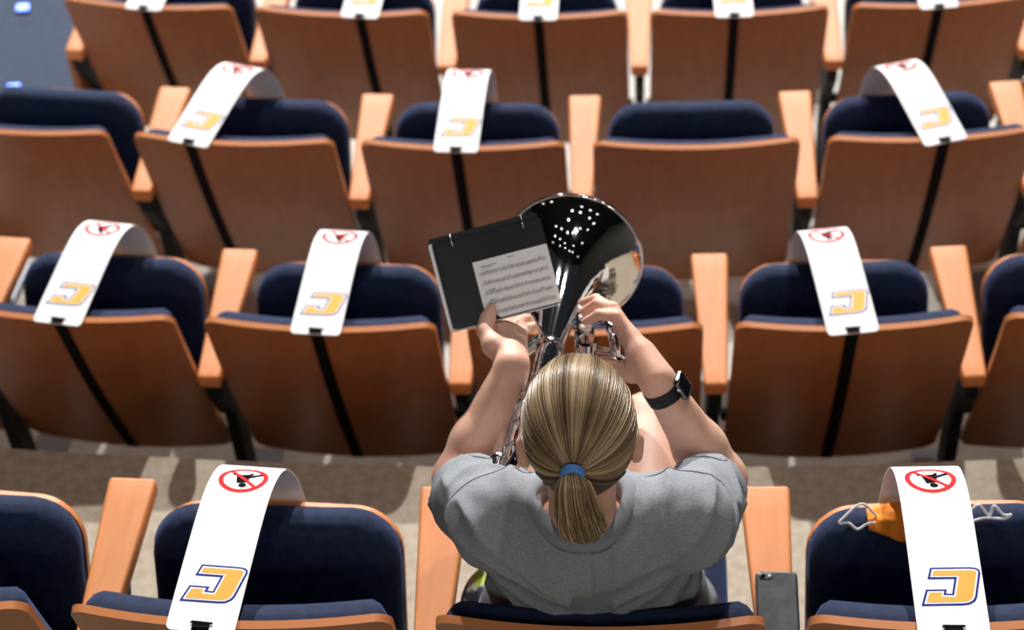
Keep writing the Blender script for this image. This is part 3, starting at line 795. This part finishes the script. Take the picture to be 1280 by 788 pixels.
for t in (.02,.40,.88):
    c = T1+(BOWP-T1)*t; hp('ferrule', MB().add(*lathe([(-.009,.0215-.004*t),(-.007,.0240-.004*t),(.007,.0240-.004*t),(.009,.0215-.004*t)], c, AX, 28, True)), ['silver_satin'])
# rear bow: turns down and forward again under the bell tube
B0 = T1+(BOWP-T1)*.90; dn = (-UPV*.75-SDV*.66).normalized()
bow = [B0+dn*(.036*(1-math.cos(w)))-AX*(.040*math.sin(w)) for w in np.linspace(0,PI,20)]
hp('rear_bow', MB().add(*tube(bow, [.0170-.003*i/19 for i in range(20)], 24)), ['silver'])
R0 = bow[-1]
front = [R0, R0+AX*.12, R0+AX*.24, R0+AX*.31]
hp('return_tube', MB().add(*tube(front, .0135, 20)), ['silver'])
for t in (.05,.17,.27): hp('ferrule', MB().add(*lathe([(-.008,.0138),(-.006,.0162),(.006,.0162),(.008,.0138)], R0+AX*t, AX, 24, True)), ['silver_satin'])
F0 = front[-1]; d2 = (UPV*.9-SDV*.45).normalized()
fb = [F0+d2*(.030*(1-math.cos(w)))+AX*(.030*math.sin(w)) for w in np.linspace(0,PI,18)]
hp('front_bow', MB().add(*tube(fb, .0130, 20)), ['silver'])
hp('tuning_slide', MB().add(*tube([fb[-1], fb[-1]-AX*.04, fb[-1]-AX*.075], .0115, 20)), ['silver'])
S1 = fb[-1]-AX*.075; d3 = SDV
sb = [S1+d3*(.020*(1-math.cos(w)))-AX*(.020*math.sin(w)) for w in np.linspace(0,PI,18)]
hp('slide_bow', MB().add(*tube(sb, .0110, 20)), ['silver'])
# valve block right of the bell tube
VD = (UPV*.97-AX*.22).normalized()
VC = [Vector(t)-Vector((0,0,.0085))-VD*.0935 for t in TIPS]
for i, c in enumerate(VC):
    vo = hp('valve_casing', MB().add(*lathe([(-.060,.010),(-.060,.0165),(-.048,.0165),(-.046,.0148),(.046,.0148),(.048,.0165),(.062,.0165),(.066,.013),(.066,.0035)], c, VD, 32, True)), ['silver'], fa=35)
    hp('valve_stem', MB().add(*lathe([(.064,.0035),(.086,.0035)], c, VD, 12)), ['silver_satin'], vo)
    hp('finger_button', MB().add(*lathe([(.086,.0070),(.088,.0088),(.092,.0088),(.0935,.0072)], c, VD, 20)), ['pearl'], vo, 40)
    # valve slides to the right
    o1 = c+VD*(.022-.012*i)+SDV*.012; o2 = c-VD*(.012+.008*i)+SDV*.012; ln = (.055,.040,.062)[i]
    U = [o1, o1+SDV*ln*.6]+[o1+(o2-o1)*(.5-.5*math.cos(w))+SDV*(ln*.6+.016*math.sin(w)) for w in np.linspace(.2,PI-.2,10)]+[o2+SDV*ln*.6, o2]
    hp('valve_slide', MB().add(*tube(U, .0072, 16)), ['silver'])
for i in (0,1):
    for q in (.025,-.02): hp('knuckle_tube', MB().add(*tube([VC[i]+VD*q, VC[i+1]+VD*q], .0075, 14)), ['silver'])
# branch from the last valve into the bell bow side, and the leadpipe with mouthpiece
hp('branch_tube', MB().add(*tube(smooth_path([VC[2]+VD*.01, VC[2]+AX*.06+VD*.0, VC[2]+AX*.13-SDV*.02-UPV*.01, VC[2]+AX*.15-SDV*.05-UPV*.03, fb[9]-UPV*.01],6), .0105, 16)), ['silver'])
hp('branch_bow', MB().add(*tube(smooth_path([VC[1]+VD*-.035, VC[1]-VD*.05+SDV*.03, VC[1]-VD*.03+SDV*.05, VC[1]+VD*.03+SDV*.05, VC[1]+VD*.05+SDV*.035+AX*.05, VC[1]+VD*.02+AX*.10+SDV*.02],6), .0085, 16)), ['silver'])
MP = Vector(hd(0,.102,-.068)); 
lead = smooth_path([MP+AX*.03, MP+AX*.10, VC[0]-AX*.10+VD*.03+SDV*.008, VC[0]-AX*.03+VD*.015+SDV*.004, VC[0]], 8)
hp('leadpipe', MB().add(*tube(lead, [.0062+.003*i/(len(lead)-1) for i in range(len(lead))], 16)), ['silver'])
ml = (lead[2]-MP).normalized()
hp('mouthpiece', MB().add(*lathe([(.004,.0115),(.000,.0135),(.004,.0145),(.010,.0135),(.026,.0075),(.036,.0060),(.070,.0066)], MP, ml, 28, True)), ['silver'])
# braces
def brace(p, q, r=.0032):
    p, q = Vector(p), Vector(q); m_ = (p+q)/2; P = [p+(q-p)*t for t in np.linspace(0,1,9)]
    hp('brace', MB().add(*tube(P, [r*(1.8-1.0*math.sin(PI*t)) for t in np.linspace(0,1,9)], 12)), ['silver_satin'])
brace(T1+(BOWP-T1)*.35, R0+AX*.22); brace(T1+(BOWP-T1)*.72, R0+AX*.08); brace(T1+(BOWP-T1)*.25+SDV*.012, VC[1]-SDV*.012); brace(T1+(BOWP-T1)*.55, S1); brace(BC-AX*.24, VC[2]+AX*.05+VD*.02)
brace(R0+AX*.20, fb[-1]-AX*.05)
# lyre arm that carries the folder
LY0 = T1+(BOWP-T1)*.05+UPV*.02
# ------------------------------------------------------------------ flip folder with music
FC = Vector((-.021, 2.538, .994))
W0 = (Vector(cx)*.968+Vector(-cd)*.25); H0 = (Vector(-cd)*.978-Vector(cx)*.205)
NRM = W0.cross(H0).normalized(); NRM = (NRM*1.0+Vector((-.05,0,.06))).normalized()
W0 = (W0-NRM*W0.dot(NRM)).normalized(); H0 = NRM.cross(W0).normalized()
FW, FH = .184, .150
fold_ = empty('music_folder', FC-H0*.08); tag(fold_, 'black flip folder of clear pages showing a sheet of printed music', 'music folder')
FO = Vector(fold_.location)
def fpt(a, b, h): return tuple(FC+W0*a+H0*b+NRM*h)
def sheet(name, a0, a1, b0, b1, h, th, matn, parent=None, wav=0., r=.004):
    hw, hl, ca, cb = (a1-a0)/2, (b1-b0)/2, (a0+a1)/2, (b0+b1)/2
    V, F, mi = slab(hw, hl, r, lambda x,y,q: fpt(ca+x, cb+y, h+q+wav*math.sin((x/hw)*2.3+1)*(1-(y/hl))*.5), th/2, th/2, re=min(.001,th/2), nu=10, nv=8, rim=True)
    return put(name, weld(mesh(name, [(Vector(v)-FO) for v in V], F, [matn])), parent or fold_)
sheet('back_cover', -FW/2-.004, FW/2-.004, -FH/2+.006, FH/2+.006, -.013, .002, 'folder_black')
for i in range(5):
    o = -.0045 if i in (1,3) else .0015*math.sin(i*2.1)
    sheet('clear_page', -FW/2+o-.001, FW/2-.006+o, -FH/2+.001*i-.002, FH/2-.003, -.0105+.0021*i, .0009, 'paper' if i in (1,3) else ('folder_black' if i%2 == 0 and i else 'page_edge'), wav=.0012)
sheet('front_page', -FW/2+.006, FW/2, -FH/2, FH/2-.006, .0012, .0010, 'folder_black', wav=.001)
a0, a1, b0, b1 = -FW/2+.058, FW/2-.0005, -FH/2+.002, FH/2-.050
sm = sheet('sheet_music', a0, a1, b0, b1, .0024, .0006, 'paper', wav=.001, r=.0008)
mb = MB()
def fq(a, b, c, d, h=.0036): mb.add([fpt(a,b,h+.0004), fpt(c,b,h+.0004), fpt(c,d,h+.0004), fpt(a,d,h+.0004)], [(0,1,2,3)])
mw = a1-a0; mh = b1-b0
fq(a0+mw*.46, b1-.0062, a0+mw*.56, b1-.0052); fq(a0+mw*.08, b1-.011, a0+mw*.30, b1-.0100); fq(a0+mw*.10, b1-.0132, a0+mw*.24, b1-.0126)
for st_ in range(5):
    yb = b1-.0200-st_*.0165; x0 = a0+.007; x1 = a1-.007
    for l in range(5): fq(x0, yb-l*.0012, x1, yb-l*.0012+.00022)
    x = x0+.004
    while x < x1-.002:
        q = random.randint(0,7)*.0006; yy = yb-.0052+q
        fq(x-.0007, yy-.0004, x+.0006, yy+.0004); fq(x+.0004, yy, x+.0007, yy+.0040)
        if random.random() < .45: fq(x+.0004, yy+.0035, min(x1,x+.0035), yy+.0041)
        x += random.choice((.0024,.0028,.0032,.0042))
    for bx in range(1,5): fq(x0+(x1-x0)*bx/4-.0002, yb-.0048, x0+(x1-x0)*bx/4+.0001, yb)
    if st_ in (2,3): fq(x0+.006, yb+.0024, x0+.020, yb+.0032)
me = mb.build('notation', ['ink'], smooth=False, off=FO); put('notation', me, sm)
for a in (-.058, .062):
    c = FC+W0*a+H0*(FH/2-.006)+NRM*-.004
    P = [c+H0*(.012*math.cos(w))+NRM*(.012*math.sin(w)) for w in np.linspace(0,2*PI,28,endpoint=False)]
    put('binder_ring', path_mesh('binder_ring', P, .0011, ['steel'], 8, FO, True), fold_)
LP = FC-H0*.045+W0*.03-NRM*.014
put('lyre_arm', path_mesh('lyre_arm', smooth_path([LP+H0*.03, LP, LP-NRM*.03-H0*.01, LY0], 6), .0028, ['silver_satin'], 10, FO), fold_)
put('lyre_clip', MB().add(*box(LP+H0*.015, (.05,.006,.02), Matrix((W0,NRM,H0)).transposed())).build('lyre_clip', ['silver_satin'], smooth=False, off=FO), fold_)

# ------------------------------------------------------------------ phone lying on the player's right armrest
PH = Vector((.396, 2.092, arm_z+.0005)); pa = rad(-5.5)
phone = empty('smartphone', PH, pa); tag(phone, 'black smartphone in a clear case lying on the wooden armrest', 'phone')
phl, phw = .069, .0345
put('case', slab_mesh('case', ['phone_case'], phw, phl, .010, lambda x,y,h: (x,y,.005+h), .0046,.005, re=.003, nu=6, nv=8), phone)
put('back_glass', slab_mesh('back_glass', ['phone_back'], phw-.003, phl-.003, .008, lambda x,y,h: (x,y,.0094+h), .0008,.001, re=.002, nu=6, nv=8), phone)
cm = put('camera_bump', slab_mesh('camera_bump', ['phone_case'], .0115,.0058,.0055, lambda x,y,h: (x-.0175,y+phl-.0125,.0102+h), .0014,.001, re=.001, nu=6, nv=6), phone)
put('camera_lens', MB().add(*lathe([(0,.0042),(.0006,.0042),(.0006,.0030),(.0002,.0001)], (-.0220,phl-.0125,.0116), (0,0,1), 20)).build('camera_lens', ['lens_glass']), cm)
put('flash', MB().add(*lathe([(0,.0022),(.0005,.0020)], (-.0115,phl-.0125,.0116), (0,0,1), 16)).build('flash', ['eye_white']), cm)

# ------------------------------------------------------------------ orange mask hanging over the tipped seat
loc, a = seat_at(3,3); Rm = Matrix.Translation(loc) @ Matrix.Rotation(a, 4, 'Z')
SF_ = seat_pt(UP, .19, .33)
mk = empty('face_mask', loc+Matrix.Rotation(a,4,'Z') @ Vector((-.02,.33,.69)), a); tag(mk, 'orange cloth face mask with white ear loops on the tipped seat', 'face mask')
mo = Vector((-.02,.33,.69))
nx, ny = 26, 14; V = []
cdir = Vector(SF_(0,1,0))-Vector(SF_(0,0,0)); ndir = Vector(SF_(0,0,1))-Vector(SF_(0,0,0))
for j in range(ny+1):
    for i in range(nx+1):
        u = i/nx; v = j/ny
        x = -.118+.165*u; half = .017+.024*min(1,u*2.2)
        w = (v-.5)*2*half/.034+1.05                      # angle round the cushion's rounded front edge
        rr = .037
        p = Vector(SF_(x, SEATD/2-.034, .012))+ndir*rr*math.cos(w)+cdir*rr*math.sin(w)
        wob = .005*math.sin(u*17+v*4)*math.sin(PI*u)+.008*noise.noise(Vector((u*5,v*4,2)))
        V.append(p+(ndir*math.cos(w)+cdir*math.sin(w))*(.004+abs(wob))-mo)
F = [(j*(nx+1)+i, j*(nx+1)+i+1, (j+1)*(nx+1)+i+1, (j+1)*(nx+1)+i) for j in range(ny) for i in range(nx)]
o = put('cloth', fixn(mesh('cloth', V, F, ['mask_orange'])), mk); md = o.modifiers.new('thickness','SOLIDIFY'); md.thickness = .002
def ontop(x, t, h=.052): return Vector(SF_(x, t-SEATD/2, h-max(0,t-SEATD+.02)*.35))-mo
lp = smooth_path([ontop(-.104,SEATD+.004,.040), ontop(-.128,SEATD+.030-.004,.046), ontop(-.158,SEATD+.030-.022,.052), ontop(-.165,SEATD+.030-.030,.053), ontop(-.150,SEATD+.030-.030,.053), ontop(-.136,SEATD+.030-.040,.053), ontop(-.120,SEATD+.030-.032,.053), ontop(-.106,SEATD+.030-.030,.054)], 6)
put('ear_loop', path_mesh('ear_loop', lp, .0022, ['loop_white'], 8), mk)
lp = smooth_path([ontop(.043,SEATD+.030-.02,.054), ontop(.060,SEATD+.030-.008,.052), ontop(.078,SEATD+.002,.045), ontop(.085,SEATD+.030-.010,.052), ontop(.100,SEATD+.030-.024,.053), ontop(.112,SEATD+.030-.024,.053), ontop(.100,SEATD+.030-.030,.053), ontop(.070,SEATD+.030-.028,.053), ontop(.045,SEATD+.030-.034,.053)], 6)
put('ear_loop', path_mesh('ear_loop', lp, .0022, ['loop_white'], 8), mk)
